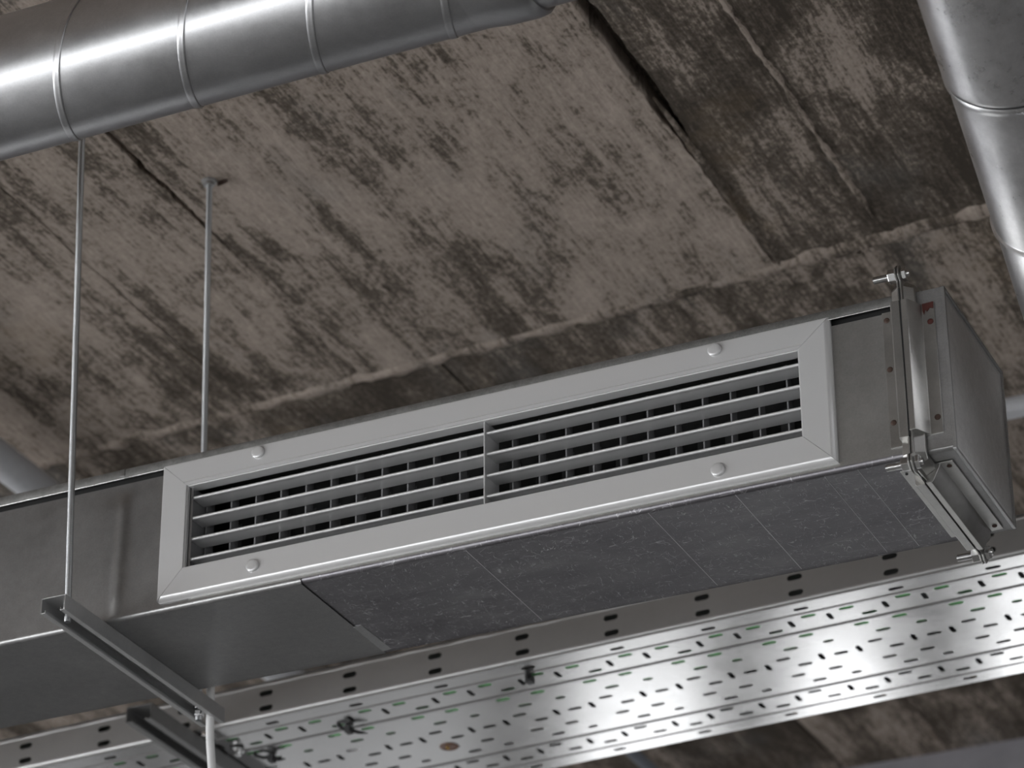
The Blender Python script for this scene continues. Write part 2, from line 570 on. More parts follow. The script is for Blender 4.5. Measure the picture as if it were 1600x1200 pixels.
def mortar(path, wid, hgt, seed, tone, rag=0.5, taper=0):
    """a ragged strip of mortar pressed into a joint; path of (x, y) points"""
    m = MB()
    vs, fs = [], []
    n = len(path)
    K = 7
    for i, (x, y) in enumerate(path):
        x2, y2 = path[min(i + 1, n - 1)]
        x1, y1 = path[max(i - 1, 0)]
        d = Vector((x2 - x1, y2 - y1)).normalized()
        nn = Vector((-d.y, d.x))
        wl = wid * (1 + rag * (N3(i * 0.23, seed) + 0.5 * N3(i * 0.9, seed + 3)))
        wr = wid * (1 + rag * (N3(i * 0.23, seed + 9) + 0.5 * N3(i * 0.9, seed + 13)))
        hh = hgt * (0.55 + 0.9 * N3(i * 0.31, seed + 20) + 0.4 * N3(i * 1.1, seed + 24))
        if taper:
            e_ = min(1.0, (i + 0.5) / taper, (n - i - 0.5) / 5)
            wl, wr = wl * e_, wr * e_
        for k in range(K):
            t = -1 + 2 * k / (K - 1)
            off = (wl if t > 0 else wr) * t
            z = ZC + 0.008 - (1 - t * t) * max(hh + 0.008, 0.0) - (0.002 * N3(i * 0.8, k * 1.3, seed) if abs(t) < 0.9 else 0)
            vs.append((x + nn.x * off, y + nn.y * off, z))
    for i in range(n - 1):
        for k in range(K - 1):
            a = i * K + k
            fs.append((a, a + 1, a + K + 1, a + K))
    o = m.add(vs, fs).build('mortar_joint', 'mortar', ceil, smooth=60)
    o.color = (tone, 0.5, 0.5, 1)
    return o
mortar([(x, joint_y(x)) for x in [-5.8 + 0.012 * k for k in range(560)]], 0.026, 0.005, 3.1, 0.56, 1.0)
mortar([(-2.468, 4.13 + 0.012 * k) for k in range(45)], 0.010, 0.0015, 7.7, 0.52, 0.7, 8)
mortar([(-2.468, 0.55 + 0.012 * k) for k in range(258)], 0.012, 0.0025, 8.7, 0.55)
mortar([(-1.613, 4.06 + 0.012 * k) for k in range(50)], 0.014, 0.001, 9.9, 0.42, 0.6, 22)
for q, x in enumerate([-4.99, -4.15, -3.31, -0.77, 0.07]):
    mortar([(x, 0.6 + 0.02 * k) for k in range(203)], 0.012, 0.002, 20 + q, 0.5)
for q, x in enumerate(XS2[1:-1]):
    if abs(x + 2.316) > 0.1:
        mortar([(x, joint_y(x) + 0.02 + 0.02 * k) for k in range(205)], 0.012, 0.002, 40 + q, 0.48)
# raised board fins left by the formwork
def fin(x, y0, y1, wid, hgt, seed):
    n = int((y1 - y0) / 0.012)
    vs, fs = [], []
    for i in range(n + 1):
        y = y0 + (y1 - y0) * i / n
        e = min(1, i / 6, (n - i) / 6)
        ww = wid * max(0.05, 0.6 + 1.1 * N3(i * 0.17, seed) + 0.6 * N3(i * 0.9, seed)) * max(e, 0.1)
        xc = x + 0.004 * N3(i * 0.11, seed + 4)
        hh = hgt * (0.8 + 0.7 * N3(i * 0.4, seed + 8)) * e
        for t in (-1, -0.4, 0.4, 1):
            vs.append((xc + t * ww, y, ZC + 0.006 - (0.0064 + hh if abs(t) < 0.9 else 0)))
    for i in range(n):
        for k in range(3):
            a = i * 4 + k
            fs.append((a, a + 1, a + 5, a + 4))
    o = MB().add(vs, fs).build('board_fin', 'mortar', ceil, smooth=50)
    o.color = (0.53, 0.5, 0.5, 1)
fin(-1.41, 3.6, 4.56, 0.011, 0.0003, 1.0)
fin(-1.84, 3.95, 4.36, 0.005, 0.0003, 2.0)
fin(-2.16, 4.25, 4.64, 0.004, 0.0003, 3.0)
fin(-2.72, 3.7, 4.6, 0.004, 0.0003, 4.0)
fin(-1.13, 3.5, 4.5, 0.006, 0.0003, 6.0)
fin(-2.05, 5.6, 6.9, 0.008, 0.002, 5.0)

# downstand beam at the back of the ceiling
m = MB()
m.box(RX0, RX1, 6.95, 7.35, 3.85, 4.545)
m.build('beam', 'beam_paint', ceil, bevel=0.01)

# ------------------------------------------------------------------ rectangular duct
YF, YB, ZB, ZT = 3.655, 3.921, 3.557, 3.803
XL, XM, XJ = -5.2, -2.015, -1.0925
duct = thing('rectangular_duct', 'long rectangular galvanised duct carrying the louvred grille, hung below the concrete ceiling', 'duct', (-2.6, 3.79, ZB))
RB = 0.007

def bottom_sheet(name, x0, x1, dz, mat, parent, nx=2, yb=YB, up=0.007):
    """underside with the rounded front bend, running a little up the front"""
    prof = [(YF - dz, ZB + up)]
    for k in range(9):
        a = pi / 2 * k / 8
        prof.append((YF - dz + RB - RB * cos(a), ZB - dz + RB - RB * sin(a)))
    prof.append((yb - 0.004, ZB - dz))
    prof.append((yb + 0.002, ZB - dz - 0.0012))
    prof.append((yb + 0.002, ZB + 0.012))
    vs, fs = [], []
    n = len(prof)
    for i in range(nx + 1):
        x = x0 + (x1 - x0) * i / nx
        for (y, z) in prof:
            zz = z
            vs.append((x, y, zz))
    for i in range(nx):
        for k in range(n - 1):
            a = i * n + k
            fs.append((a, a + 1, a + n + 1, a + n))
    return MB().add(vs, fs).build(name, mat, parent, smooth=50)

bottom_sheet('bottom_sheet', XL, XM, 0.0016, 'duct_left_sheet', duct)
bottom_sheet('bottom_sheet', XM - 0.03, XJ - 0.002, 0.0, 'duct_bottom_sheet', duct)

# front of the left section, with the soft bulge beside the hanger and dents
def front_left():
    nx, nz = 150, 26
    x0, x1, z0, z1 = -2.75, -2.2, ZB + 0.0072, ZT - 0.023
    vs, fs = [], []
    for i in range(nx + 1):
        x = x0 + (x1 - x0) * i / nx
        for j in range(nz + 1):
            z = z0 + (z1 - z0) * j / nz
            t = (z - z0) / (z1 - z0)
            env = max(0.0, min(1.0, (0.93 - t) * 9)) * max(0.0, min(1, (t + 0.05) * 6))
            xr = -2.319 + 0.004 * (t - 0.5)
            d = (x - xr)
            bul = 0.0058 * math.exp(-(d / 0.0095) ** 2) + (0.0016 * math.exp(-((d + 0.028) / 0.02) ** 2))
            vs.append((x, YF - 0.0005 - bul * env, z))
    W = nz + 1
    for i in range(nx):
        for j in range(nz):
            a = i * W + j
            fs.append((a, a + W, a + W + 1, a + 1))
    m = MB().add(vs, fs)
    m.add([(XL, YF - 0.0005, z0), (x0, YF - 0.0005, z0), (x0, YF - 0.0005, z1), (XL, YF - 0.0005, z1)], [(0, 1, 2, 3)])
    return m.build('front_panel', 'duct_left_sheet', duct, smooth=60)
front_left()
# front of the right section around the grille opening
OX0, OX1, OZ0, OZ1 = -2.215, -1.240, 3.612, 3.757
m = MB()
def fq(x0, x1, z0, z1):
    m.add([(x0, YF, z0), (x1, YF, z0), (x1, YF, z1), (x0, YF, z1)], [(0, 1, 2, 3)])
fq(-2.2, OX1, ZB + 0.0069, OZ0)
fq(-2.2, OX1, OZ1, ZT - 0.023)
fq(OX1, XJ - 0.002, ZB + 0.0069, ZT - 0.023)
m.build('front_panel', 'duct_front_sheet', duct)
MB().box(XL, XJ - 0.002, YF + 0.008, YF + 0.009, ZT - 0.03, ZT - 0.003).build('seam_shade', 'gasket_shade_black', duct)  # black sheet stands in for the shade inside the open seam
MB().box(-2.25, -1.2, 3.80, 3.803, ZB + 0.005, ZT - 0.005).build('added_dark_liner', 'gasket_shade_black', duct)  # black sheets added to keep the inside behind the grille dark
MB().box(-2.25, -1.2, 3.715, 3.80, ZB + 0.005, ZB + 0.008).build('added_dark_liner', 'gasket_shade_black', duct)
# back and top sheets
MB().box(XL, XJ - 0.002, YB, YB + 0.0015, ZB + 0.001, ZT - 0.002).build('back_panel', 'duct_front_sheet', duct)
MB().box(XL, XJ - 0.002, YF - 0.001, YB + 0.0015, ZT - 0.002, ZT - 0.0005).build('top_panel', 'duct_front_sheet', duct)
# folded seam along the top front edge: hangs in front of the panel, open below
prof = [(YF + 0.004, ZT), (YF - 0.005, ZT), (YF - 0.0065, ZT - 0.0012), (YF - 0.0068, ZT - 0.0145), (YF - 0.0062, ZT - 0.0158),
        (YF - 0.0050, ZT - 0.0155), (YF - 0.0048, ZT - 0.0135), (YF - 0.0048, ZT - 0.0022), (YF + 0.004, ZT - 0.0015)]
MB().extrude(prof, lambda p: (XL, p[0], p[1]), lambda p: (XJ - 0.013, p[0], p[1])).build('folded_seam', 'seam_sheet', duct, smooth=40)
MB().tube([(XL, YF - 0.0058, ZT - 0.0155), (XJ - 0.0135, YF - 0.0058, ZT - 0.0155)], 0.0011, 8).build('hem_highlight', 'bolt_zinc', duct, smooth=60)  # brighter zinc tube paints the highlight along the seam's lower edge
# mark where the bulge crosses the seam
m = MB()
m.box(-2.3245, -2.3165, YF - 0.0078, YF - 0.0066, ZT - 0.013, ZT - 0.001)
m.build('seam_joint', 'duct_left_sheet', duct, bevel=0.0005)
# creases pressed across the underside
for xc, hw in ((-1.7565, 0.0007), (-1.480, 0.0006), (-1.352, 0.0007), (-1.224, 0.0006), (-1.177, 0.0007)):
    MB().extrude([(-hw, 0.0002), (0, -0.0007), (hw, 0.0002)],
                 lambda p: (xc + p[0], YF + 0.006, ZB + p[1]), lambda p: (xc + p[0], YB - 0.003, ZB + p[1])).build('crease', 'light_wear', duct)
# curled end of the overlapping sheet and the plugged hole beside it
m = MB()
m.extrude([(0, -0.0022), (0.012, -0.0004), (0.012, 0), (0, 0)], lambda p: (XM - 0.001 + p[0], YB - 0.10, ZB + p[1]),
          lambda p: (XM - 0.001 + p[0] * 1.15, YB - 0.004, ZB + p[1]))
m.build('sheet_edge', 'duct_left_sheet', duct)
m = MB()
m.lathe((-1.992, YB - 0.024, ZB + 0.0005), (0, 0, -1), [(0, 0.0125), (0.0009, 0.0125), (0.0009, 0.0105), (0.0004, 0.0098), (0.0004, 0.004), (0.0010, 0.003), (0.0010, 0.0)], 24, False)
m.build('plug', 'duct_bottom_sheet', duct, smooth=30)

# ------------------------------------------------------------------ flange joint
def rail(parent, side, sgn, a0, a1, mat='flange_sheet'):
    """profiled flange rail on one side of the duct; sgn -1 on the main duct, +1 on the end piece"""
    pr = [(0.0012, 0.0), (0.0012, 0.027), (0.009, 0.0275), (0.0115, 0.025), (0.0215, 0.0055), (0.0225, 0.0022), (0.040, 0.0022), (0.040, 0.0)]
    if sgn < 0:
        pr = [(0.0012, 0.0), (0.0012, 0.027), (0.0125, 0.0275), (0.0145, 0.025), (0.0150, 0.0024), (0.034, 0.0024), (0.034, 0.0)]
    def pt(p, a):
        x = XJ + sgn * p[0]
        o = p[1]
        return {'front': (x, YF - o, a), 'back': (x, YB + o, a), 'bottom': (x, a, ZB - 0.0006 - o), 'top': (x, a, ZT + o)}[side]
    return MB().extrude(pr, lambda p: pt(p, a0), lambda p: pt(p, a1)).build('flange_rail', mat, parent, smooth=30, bevel=0.0006)

def corner(parent, sgn, sy, sz):
    """pressed corner plate joining two rails"""
    cy = YF if sy < 0 else YB
    cz = ZB if sz < 0 else ZT
    L, O = 0.030, 0.034
    pts = [(-L, 0.006), (-L, 0.024), (0.008, 0.026), (0.014, O), (0.024, O), (O, 0.024), (O, 0.014), (0.026, 0.008), (0.024, -L), (0.006, -L), (0.006, 0.000), (0.0, 0.006)]
    def f(p, x):
        return (x, cy + sy * p[0], cz + sz * p[1])
    m = MB().extrude(pts, lambda p: f(p, XJ + sgn * 0.0008), lambda p: f(p, XJ + sgn * 0.0033))
    # pressed hood behind the plate, following the duct's corner
    hood = [(-L, 0.004), (-L, 0.017), (0.004, 0.018), (0.018, 0.004), (0.017, -L), (0.004, -L), (0.003, 0.003)]
    n = len(hood)
    a = [f(p, XJ + sgn * 0.003) for p in hood]
    c = [f((p[0] * (1 if abs(p[0]) > 0.02 else 0.55), p[1] * (1 if abs(p[1]) > 0.02 else 0.55)), XJ + sgn * 0.016) for p in hood]
    fs = [(i, (i + 1) % n, n + (i + 1) % n, n + i) for i in range(n)] + [tuple(range(n - 1, -1, -1)), tuple(range(n, 2 * n))]
    m.add(a + c, fs)
    return m.build('flange_corner', 'flange_sheet', parent, smooth=40, bevel=0.0007)

def hexpts(r, rot=0):
    return [(r * cos(pi / 3 * k + rot), r * sin(pi / 3 * k + rot)) for k in range(6)]

def bolt(parent, y, z, rot):
    # threaded shank with real thread ridges
    n = 17
    x0, x1 = XJ - 0.0375, XJ - 0.010
    prof = [(0, 0.0028), (0.0005, 0.0043)]
    for k in range(n):
        d = 0.0008 + (x1 - x0 - 0.001) * k / n
        prof += [(d, 0.0042), (d + 0.0005, 0.0052), (d + 0.0009, 0.0052), (d + 0.0014, 0.0042)]
    sh = MB().lathe((x0, y, z), (1, 0, 0), prof + [(0.03, 0.0046), (0.052, 0.0046)], 14).build('flange_bolt', 'bolt_zinc', parent, smooth=50)
    h = hexpts(0.0102, rot)
    MB().extrude(h, lambda p: (XJ - 0.0150, y + p[0], z + p[1]), lambda p: (XJ - 0.0038, y + p[0], z + p[1])).build('nut', 'bolt_zinc', sh, bevel=0.0007)
    m = MB()
    m.extrude(h, lambda p: (XJ + 0.0045, y + p[0], z + p[1]), lambda p: (XJ + 0.0105, y + p[0], z + p[1]))
    m.build('bolt_head', 'bolt_zinc', sh, bevel=0.0007)
    return sh

end = thing('duct_end_piece', 'short capped galvanised end piece bolted to the right end of the rectangular duct', 'duct', (-1.06, 3.79, ZB))
rail(duct, 'front', -1, 3.5735, 3.781)
rail(duct, 'bottom', -1, YF + 0.032, YB - 0.014)
rail(duct, 'top', -1, YF + 0.03, YB - 0.03)
rail(duct, 'back', -1, 3.585, 3.775)
rail(end, 'front', 1, 3.582, 3.781)
rail(end, 'bottom', 1, YF + 0.030, YB - 0.010)
rail(end, 'top', 1, YF + 0.03, YB - 0.03)
rail(end, 'back', 1, 3.585, 3.775)
for sy in (-1, 1):
    for sz in (-1, 1):
        corner(duct, -1, sy, sz)
        corner(end, 1, sy, sz)
for y, z, rt in ((YF - 0.019, ZB - 0.020, 0.35), (YF - 0.019, ZT + 0.021, 0.1), (YB + 0.019, ZB - 0.020, 0.5), (YB + 0.019, ZT + 0.021, 0.2)):
    bolt(duct, y, z, rt)
# black sealing strip squeezed between the two flanges
m = MB()
for a in (('f',), ('b',)):
    pass
m.box(XJ - 0.0009, XJ + 0.0009, YF - 0.0262, YF - 0.001, 3.575, 3.80)
m.box(XJ - 0.0009, XJ + 0.0009, YF + 0.02, YB - 0.01, ZB - 0.0262, ZB)
m.build('sealing_strip', 'gasket_shade_black', duct)
# rivets and rusty screws on the tabs
def rivet(parent, p, nrm, r, mat):
    m = MB().lathe(p, nrm, [(0, r), (0.0008, r), (0.0016, r * 0.75), (0.002, 0.0)], 12, False)
    return m.build('screw', mat, parent, smooth=60)
for z in (3.768, 3.692, 3.611):
    rivet(duct, (XJ - 0.0275, YF - 0.0022, z), (0, -1, 0), 0.0042, 'rust')
rivet(duct, (XJ - 0.0275, YF + 0.04, ZB - 0.0028), (0, 0, -1), 0.0022, 'gasket_shade_black')
for z, mt in ((3.752, 'red_rust'), (3.606, 'rust')):
    rivet(end, (XJ + 0.0335, YF - 0.002, z), (0, -1, 0), 0.0044, mt)
for y in (YF + 0.042, YB - 0.024):
    rivet(end, (XJ + 0.0315, y, ZB - 0.0027), (0, 0, -1), 0.0036, 'rust')
# dried red sealant at the top of the tab
m = MB()
random.seed(4)
pts = [(0.0235, 3.781), (0.0395, 3.7815), (0.0390, 3.7715), (0.034, 3.773), (0.030, 3.768), (0.0275, 3.771), (0.0255, 3.764), (0.0238, 3.770)]
m.extrude(pts, lambda p: (XJ + p[0], YF - 0.0020, p[1]), lambda p: (XJ + p[0], YF - 0.0034, p[1]))
m.build('sealant_smear', 'red_rust', end)

# end piece box: four sides and the cap with folded edges
XE = -1.038
m = MB()
m.box(XJ + 0.002, XE, YF, YF + 0.0012, ZB + 0.004, ZT - 0.001)
m.build('front_panel', 'end_sheet', end)
bottom_sheet('bottom_sheet', XJ + 0.002, XE, -0.0002, 'end_sheet', end, up=0.006)
MB().box(XJ + 0.002, XE, YB - 0.0012, YB, ZB + 0.001, ZT).build('back_panel', 'end_sheet', end)
MB().box(XJ + 0.002, XE, YF, YB, ZT - 0.0012, ZT).build('top_panel', 'end_sheet', end)
# end cap: slightly dished sheet
nx = 24
vs, fs = [], []
for i in range(nx + 1):
    for j in range(nx + 1):
        y = YF + 0.003 + (YB - YF - 0.004) * i / nx
        z = ZB + 0.003 + (ZT - ZB - 0.005) * j / nx
        u_, v_ = i / nx, j / nx
        b = 0.003 * N3(u_ * 2.2, v_ * 2.2, 4.4) * sin(pi * u_) * sin(pi * v_) + 0.002 * sin(pi * u_) * sin(pi * v_)
        vs.append((XE - 0.0025 + b, y, z))
for i in range(nx):
    for j in range(nx):
        a = i * (nx + 1) + j
        fs.append((a, a + nx + 1, a + nx + 2, a + 1))
MB().add(vs, fs).build('end_cap', 'cap_sheet', end, smooth=60, solid=0.001)
for (y0, y1, z0, z1) in ((YF - 0.001, YF + 0.0045, ZB - 0.001, ZT), (YB - 0.003, YB + 0.001, ZB - 0.001, ZT + 0.001),
                         (YF, YB, ZB - 0.0015, ZB + 0.003), (YF, YB, ZT - 0.004, ZT + 0.001)):
    MB().box(XE - 0.004, XE + 0.0012, y0, y1, z0, z1).build('cap_edge', 'end_sheet', end, bevel=0.0008)

# ------------------------------------------------------------------ ventilation grille
GY = 3.645
gr = thing('ventilation_grille', 'long grey louvred supply air grille screwed to the front of the rectangular duct', 'vent', (-1.7245, GY, 3.57))
GX0, GX1, GZ0, GZ1 = -2.2482, -1.2000, 3.5690, 3.7902
IX0, IX1, IZ0, IZ1 = -2.2068, -1.2462, 3.6155, 3.7505
# each member is a mitred length of one profile: s = 0 outer edge .. 1 inner edge, d = depth behind the face
def member(name, A0, A1, B0, B1, bev, groove=False):
    """A0-A1 outer edge, B0-B1 inner edge (x, z)"""
    W = 0.042
    def prof(outer):
        p = [(0.0, 0.0105), (0.0, 0.0060), (0.0012, 0.0036), (0.0032, 0.0014), (0.0062, 0.0002), (0.0068, 0.0), (0.0074, 0.0)] if bev else \
            [(0.0, 0.0105), (0.0, 0.0022), (0.0007, 0.0007), (0.0022, 0.0), (0.0028, 0.0)]
        if groove:
            p = p + [(W - 0.0060, 0.0), (W - 0.0059, 0.0014), (W - 0.0050, 0.0014), (W - 0.0049, 0.0)]
        return p + [(W - 0.0006, 0.0), (W, 0.0006), (W, 0.0030), (W + 0.0016, 0.0034), (W + 0.0016, 0.022), (W - 0.0004, 0.022), (W - 0.0004, 0.0105)]
    pr = prof(True)
    def P(O, I, p):
        ex = (I[0] - O[0], I[1] - O[1])
        k = p[0] / W
        return (O[0] + ex[0] * k, GY + p[1], O[1] + ex[1] * k)
    g = 0.00012
    return MB().extrude(pr, lambda p: P(A0, B0, p), lambda p: P(A1, B1, p)).build(name, 'grille_paint', gr, smooth=28)
e = 0.0003
member('frame_member', (GX0 + e, GZ1), (GX1 - e, GZ1), (IX0 + e, IZ1), (IX1 - e, IZ1), False, True)
member('frame_member', (GX0 + e, GZ0), (GX1 - e, GZ0), (IX0 + e, IZ0), (IX1 - e, IZ0), True)
member('frame_member', (GX0, GZ0 + e), (GX0, GZ1 - e), (IX0, IZ0 + e), (IX0, IZ1 - e), False)
member('frame_member', (GX1, GZ0 + e), (GX1, GZ1 - e), (IX1, IZ0 + e), (IX1, IZ1 - e), True)
# horizontal blades
def blade_profile():
    pts = []
    for k in range(9):                       # rounded nose
        a = radians(100 + 160 * k / 8)
        pts.append((0.0026 + 0.0026 * cos(a), 0.0024 * sin(a)))
    pts += [(0.0052, -0.0021), (0.0064, -0.0011), (0.032, -0.0005), (0.0355, 0.0), (0.032, 0.0006), (0.006, 0.0018)]
    return pts
BZ = [3.7335, 3.7000, 3.6658, 3.6330]
bp = blade_profile()
for z in BZ:
    for xa, xb in ((IX0 + 0.0035, -1.7252), (-1.7226, IX1 - 0.0012)):
        MB().extrude(bp, lambda p: (xa, 3.6560 + p[0], z + p[1] + p[0] * 0.0), lambda p: (xb, 3.6560 + p[0], z + p[1] + p[0] * 0.0)).build('louvre_blade', 'grille_paint', gr, smooth=35)
# divider and the side plates inside the frame
MB().box(-1.7250, -1.7228, 3.6520, 3.7, IZ0 - 0.003, IZ1 + 0.003).build('divider', 'grille_paint', gr, bevel=0.0006)
for x in (IX0 + 0.0005, IX1 - 0.0025):
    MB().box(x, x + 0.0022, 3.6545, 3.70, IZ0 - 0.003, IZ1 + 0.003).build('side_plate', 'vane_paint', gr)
# vertical vanes behind the blades
vm = MB()
pr = [(-0.0011, 0.0), (0.0011, 0.0), (0.0013, 0.004), (0.0008, 0.022), (-0.0008, 0.022), (-0.0013, 0.004)]
vm.extrude(pr, lambda p: (p[0], 3.6945 + p[1], IZ0 - 0.008), lambda p: (p[0], 3.6945 + p[1], IZ1 + 0.008))
first = None
xs = [-2.1995 + 0.0417 * k for k in range(23)]
for x in xs:
    if first is None:
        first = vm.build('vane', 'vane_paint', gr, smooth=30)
        first.location.x = x
        base = first
        first.location = Vector((x, 0, 0))
    else:
        c = base.copy()
        COL.objects.link(c)
        c.parent = gr
        c.location = Vector((x, 0, 0))
# damper plates further in
dm = MB()
dm.extrude([(-0.012, 0.006), (0.010, -0.001), (0.0105, 0.0), (-0.0115, 0.007)], lambda p: (p[0], 3.742 + p[1], IZ0 - 0.008), lambda p: (p[0], 3.742 + p[1], IZ1 - 0.03))
base = None
for k in range(22):
    x = -2.176 + 0.0417 * k
    if base is None:
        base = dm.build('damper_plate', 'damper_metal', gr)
        base.location = Vector((x, 0, 0))
    else:
        c = base.copy()
        COL.objects.link(c)
        c.parent = gr
        c.location = Vector((x, 0, 0))
# round caps over the four fixing screws
for x, z in ((-2.0867, 3.7775), (-2.0890, 3.5940), (-1.3673, 3.7775), (-1.3693, 3.5912)):
    MB().lathe((x, GY, z), (0, -1, 0), [(-0.001, 0.0100), (0.0026, 0.0100), (0.0038, 0.0096), (0.0046, 0.0084), (0.0050, 0.006), (0.0051, 0.0)], 28, False).build('screw_cap', 'grille_paint', gr, smooth=60)

# ------------------------------------------------------------------ hanger: channel under the duct and two threaded rods
ch = thing('strut_channel', 'open galvanised support channel slung under the left part of the rectangular duct', 'support channel', (-2.356, 3.775, ZB - 0.025))
def cprof(w_, h, t, lip, li=0.0):
    return [(-w_ / 2, 0), (w_ / 2, 0), (w_ / 2, -h), (w_ / 2 - lip, -h), (w_ / 2 - lip, -h + 0.005), (w_ / 2 - lip + t, -h + 0.005), (w_ / 2 - lip + t, -h + t), (w_ / 2 - t, -h + t),
            (w_ / 2 - t, -t), (-w_ / 2 + t, -t), (-w_ / 2 + t, -h + t), (-w_ / 2 + lip - t, -h + t), (-w_ / 2 + lip - t, -h + 0.005), (-w_ / 2 + lip, -h + 0.005), (-w_ / 2 + lip, -h), (-w_ / 2, -h)]
TZ = ZB - 0.0018
MB().extrude(cprof(0.041, 0.0245, 0.0016, 0.0085), lambda p: (-2.356 + p[0], 3.540, TZ + p[1]), lambda p: (-2.356 + p[0], 4.006, TZ + p[1])).build('channel_body', 'strut_sheet', ch, smooth=30, bevel=0.0007)
for y in (3.66, 3.74, 3.82, 3.90):
    MB().lathe((-2.356, y, TZ - 0.0014), (0, 0, -1), [(0, 0.005), (0.0008, 0.005), (0.0008, 0.003), (0.0004, 0.0)], 14, False).build('punched_hole', 'dark_channel', ch)

def rod(label, p0, p1, nuts):
    p0, p1 = Vector(p0), Vector(p1)
    t = thing('threaded_rod', label, 'rod', p0, 'threaded rods carrying the duct')
    MB().tube([p0, p0 + (p1 - p0) * 0.5, p1], 0.0050, 14).build('shaft', 'threaded_steel', t, smooth=60)
    ax = (p1 - p0).normalized()
    for z in nuts:
        q = p0 + ax * ((z - p0.z) / ax.z)
        h = hexpts(0.0092, 0.3)
        MB().extrude(h, lambda p: (q.x + p[0], q.y + p[1], q.z), lambda p: (q.x + p[0], q.y + p[1], q.z + 0.008)).build('nut', 'bolt_zinc', t, bevel=0.0008)
    return t
rod('near threaded steel rod rising past the front of the duct from the support channel', (-2.3525, 3.575, 3.528), (-2.3942, 3.575, ZC + 0.03), (3.5465,))
r2 = rod('far threaded steel rod behind the duct, anchored into the bare ceiling', (-2.3612, 3.970, 3.526), (-2.3887, 3.970, ZC + 0.03), (3.5325, 3.5445))
m = MB().lathe((-2.3887, 3.970, ZC + 0.001), (0, 0, -1), [(-0.02, 0.011), (0.001, 0.0135), (0.004, 0.0125), (0.0045, 0.0095), (0.010, 0.0092), (0.0105, 0.005)], 18)
m.build('ceiling_anchor', 'strut_sheet', r2, smooth=30)
m = MB()
m.add([(-2.376, 3.976, ZC + 0.002), (-2.356, 3.975, ZC - 0.001), (-2.357, 3.979, ZC - 0.005), (-2.377, 3.980, ZC - 0.008), (-2.366, 3.985, ZC + 0.003)],
      [(0, 1, 2, 3), (3, 2, 4), (0, 3, 4), (1, 2, 4), (0, 1, 4)])
m.build('anchor_tab', 'rust', r2)

# ------------------------------------------------------------------ spiral duct, upper left
SY, SZ, SR = 3.0313, 4.0663, 0.095
sp = thing('spiral_duct', 'round spiral-seamed galvanised duct crossing the upper left under the ceiling', 'duct', (-2.4, SY, SZ - SR))
XSE = -1.385
MB().lathe((-5.0, SY, SZ), (1, 0, 0), [(0, SR), (5.0 + XSE, SR)], 96, False).build('duct_wall', 'spiral_sheet', sp, smooth=60)
# helical lock seam
pitch = 0.1893
def helix():
    prof = [(-0.0060, -0.0006), (-0.0056, 0.0007), (-0.0040, 0.0012), (-0.0010, 0.0013), (0.0012, 0.0013), (0.0030, 0.0016), (0.0044, 0.0016), (0.0052, 0.0010), (0.0053, -0.0006)]
    vs, fs = [], []
    n = len(prof)
    seg = 72
    xb = -1.8792                     # a seam crosses the lower silhouette here
    ph_b = math.atan2(-cos(radians(37.74)), sin(radians(37.74)))     # angle of that point (y, z)
    cnt = 0
    k0, k1 = -int(2.9 / pitch * seg), int((XSE - 0.006 - xb) / pitch * seg)
    for k in range(k0, k1 + 1):
        a = ph_b - 2 * pi * k / seg
        x = xb + pitch * k / seg
        for dx, h in prof:
            vs.append((x + dx, SY + (SR + h) * cos(a), SZ + (SR + h) * sin(a)))
        cnt += 1
    for i in range(cnt - 1):
        for j in range(n - 1):
            q = i * n + j
            fs.append((q, q + 1, q + n + 1, q + n))
    return MB().add(vs, fs).build('spiral_seam', 'spiral_sheet', sp, smooth=50)
helix()
# coupling sleeve at the right end and the smaller pipe it feeds
MB().lathe((-1.452, SY, SZ), (1, 0, 0), [(0, SR), (0.012, SR + 0.001), (0.030, SR + 0.0035), (0.070, SR + 0.0045), (0.082, SR + 0.0030), (0.088, SR - 0.002), (0.088, SR - 0.010)], 96, False).build('coupling', 'spiral_sheet', sp, smooth=50)
MB().lathe((-1.372, SY, SZ), (1, 0, 0), [(0, SR - 0.0055), (2.4, SR - 0.0055)], 96, False).build('branch_pipe', 'spiral_sheet', sp, smooth=60)
MB().lathe((-1.3665, SY, SZ), (1, 0, 0), [(0, SR - 0.0048), (0.002, SR - 0.0048)], 96, False).build('gap_shade_ring', 'gasket_shade_black', sp, smooth=60)  # black ring paints the dark gap beside the coupling

# ------------------------------------------------------------------ round duct, upper right
P0, P1, P2, P3 = Vector((-0.7707, 2.8210, 4.0366)), Vector((-0.8108, 3.2990, 3.8954)), Vector((-0.8320, 3.5507, 3.8211)), Vector((-0.8339, 3.6726, 3.7367))
RR = 0.104
rd = thing('round_duct', 'large smooth galvanised round duct slanting down at the upper right corner', 'duct', P1)
a1 = (P1 - P0).normalized()
a2 = (P2 - P1).normalized()
a3 = (P3 - P2).normalized()
L1 = (P1 - P0).length
MB().lathe(P0, a1, [(-0.3, RR), (L1 - 0.008, RR), (L1 - 0.0035, RR + 0.0003), (L1 - 0.0025, RR - 0.0006), (L1 - 0.0025, RR - 0.004)], 120, False).build('duct_segment', 'round_sheet', rd, smooth=50)
MB().lathe(P1, a2, [(-0.02, RR - 0.0045), (0.0012, RR - 0.0045), (0.0016, RR - 0.0014), (0.006, RR + 0.0002), (0.0095, RR - 0.0012), (0.012, RR - 0.003), (0.016, RR - 0.0032),
                    ((P2 - P1).length - 0.004, RR - 0.0032), ((P2 - P1).length, RR - 0.0025)], 120, False).build('duct_segment', 'round_sheet', rd, smooth=50)
MB().lathe(P2, a2, [(-0.004, RR - 0.0032), (-0.002, RR - 0.0002), (0.002, RR - 0.0002), (0.004, RR - 0.0042)], 120, False).build('joint_bead', 'round_sheet', rd, smooth=50)
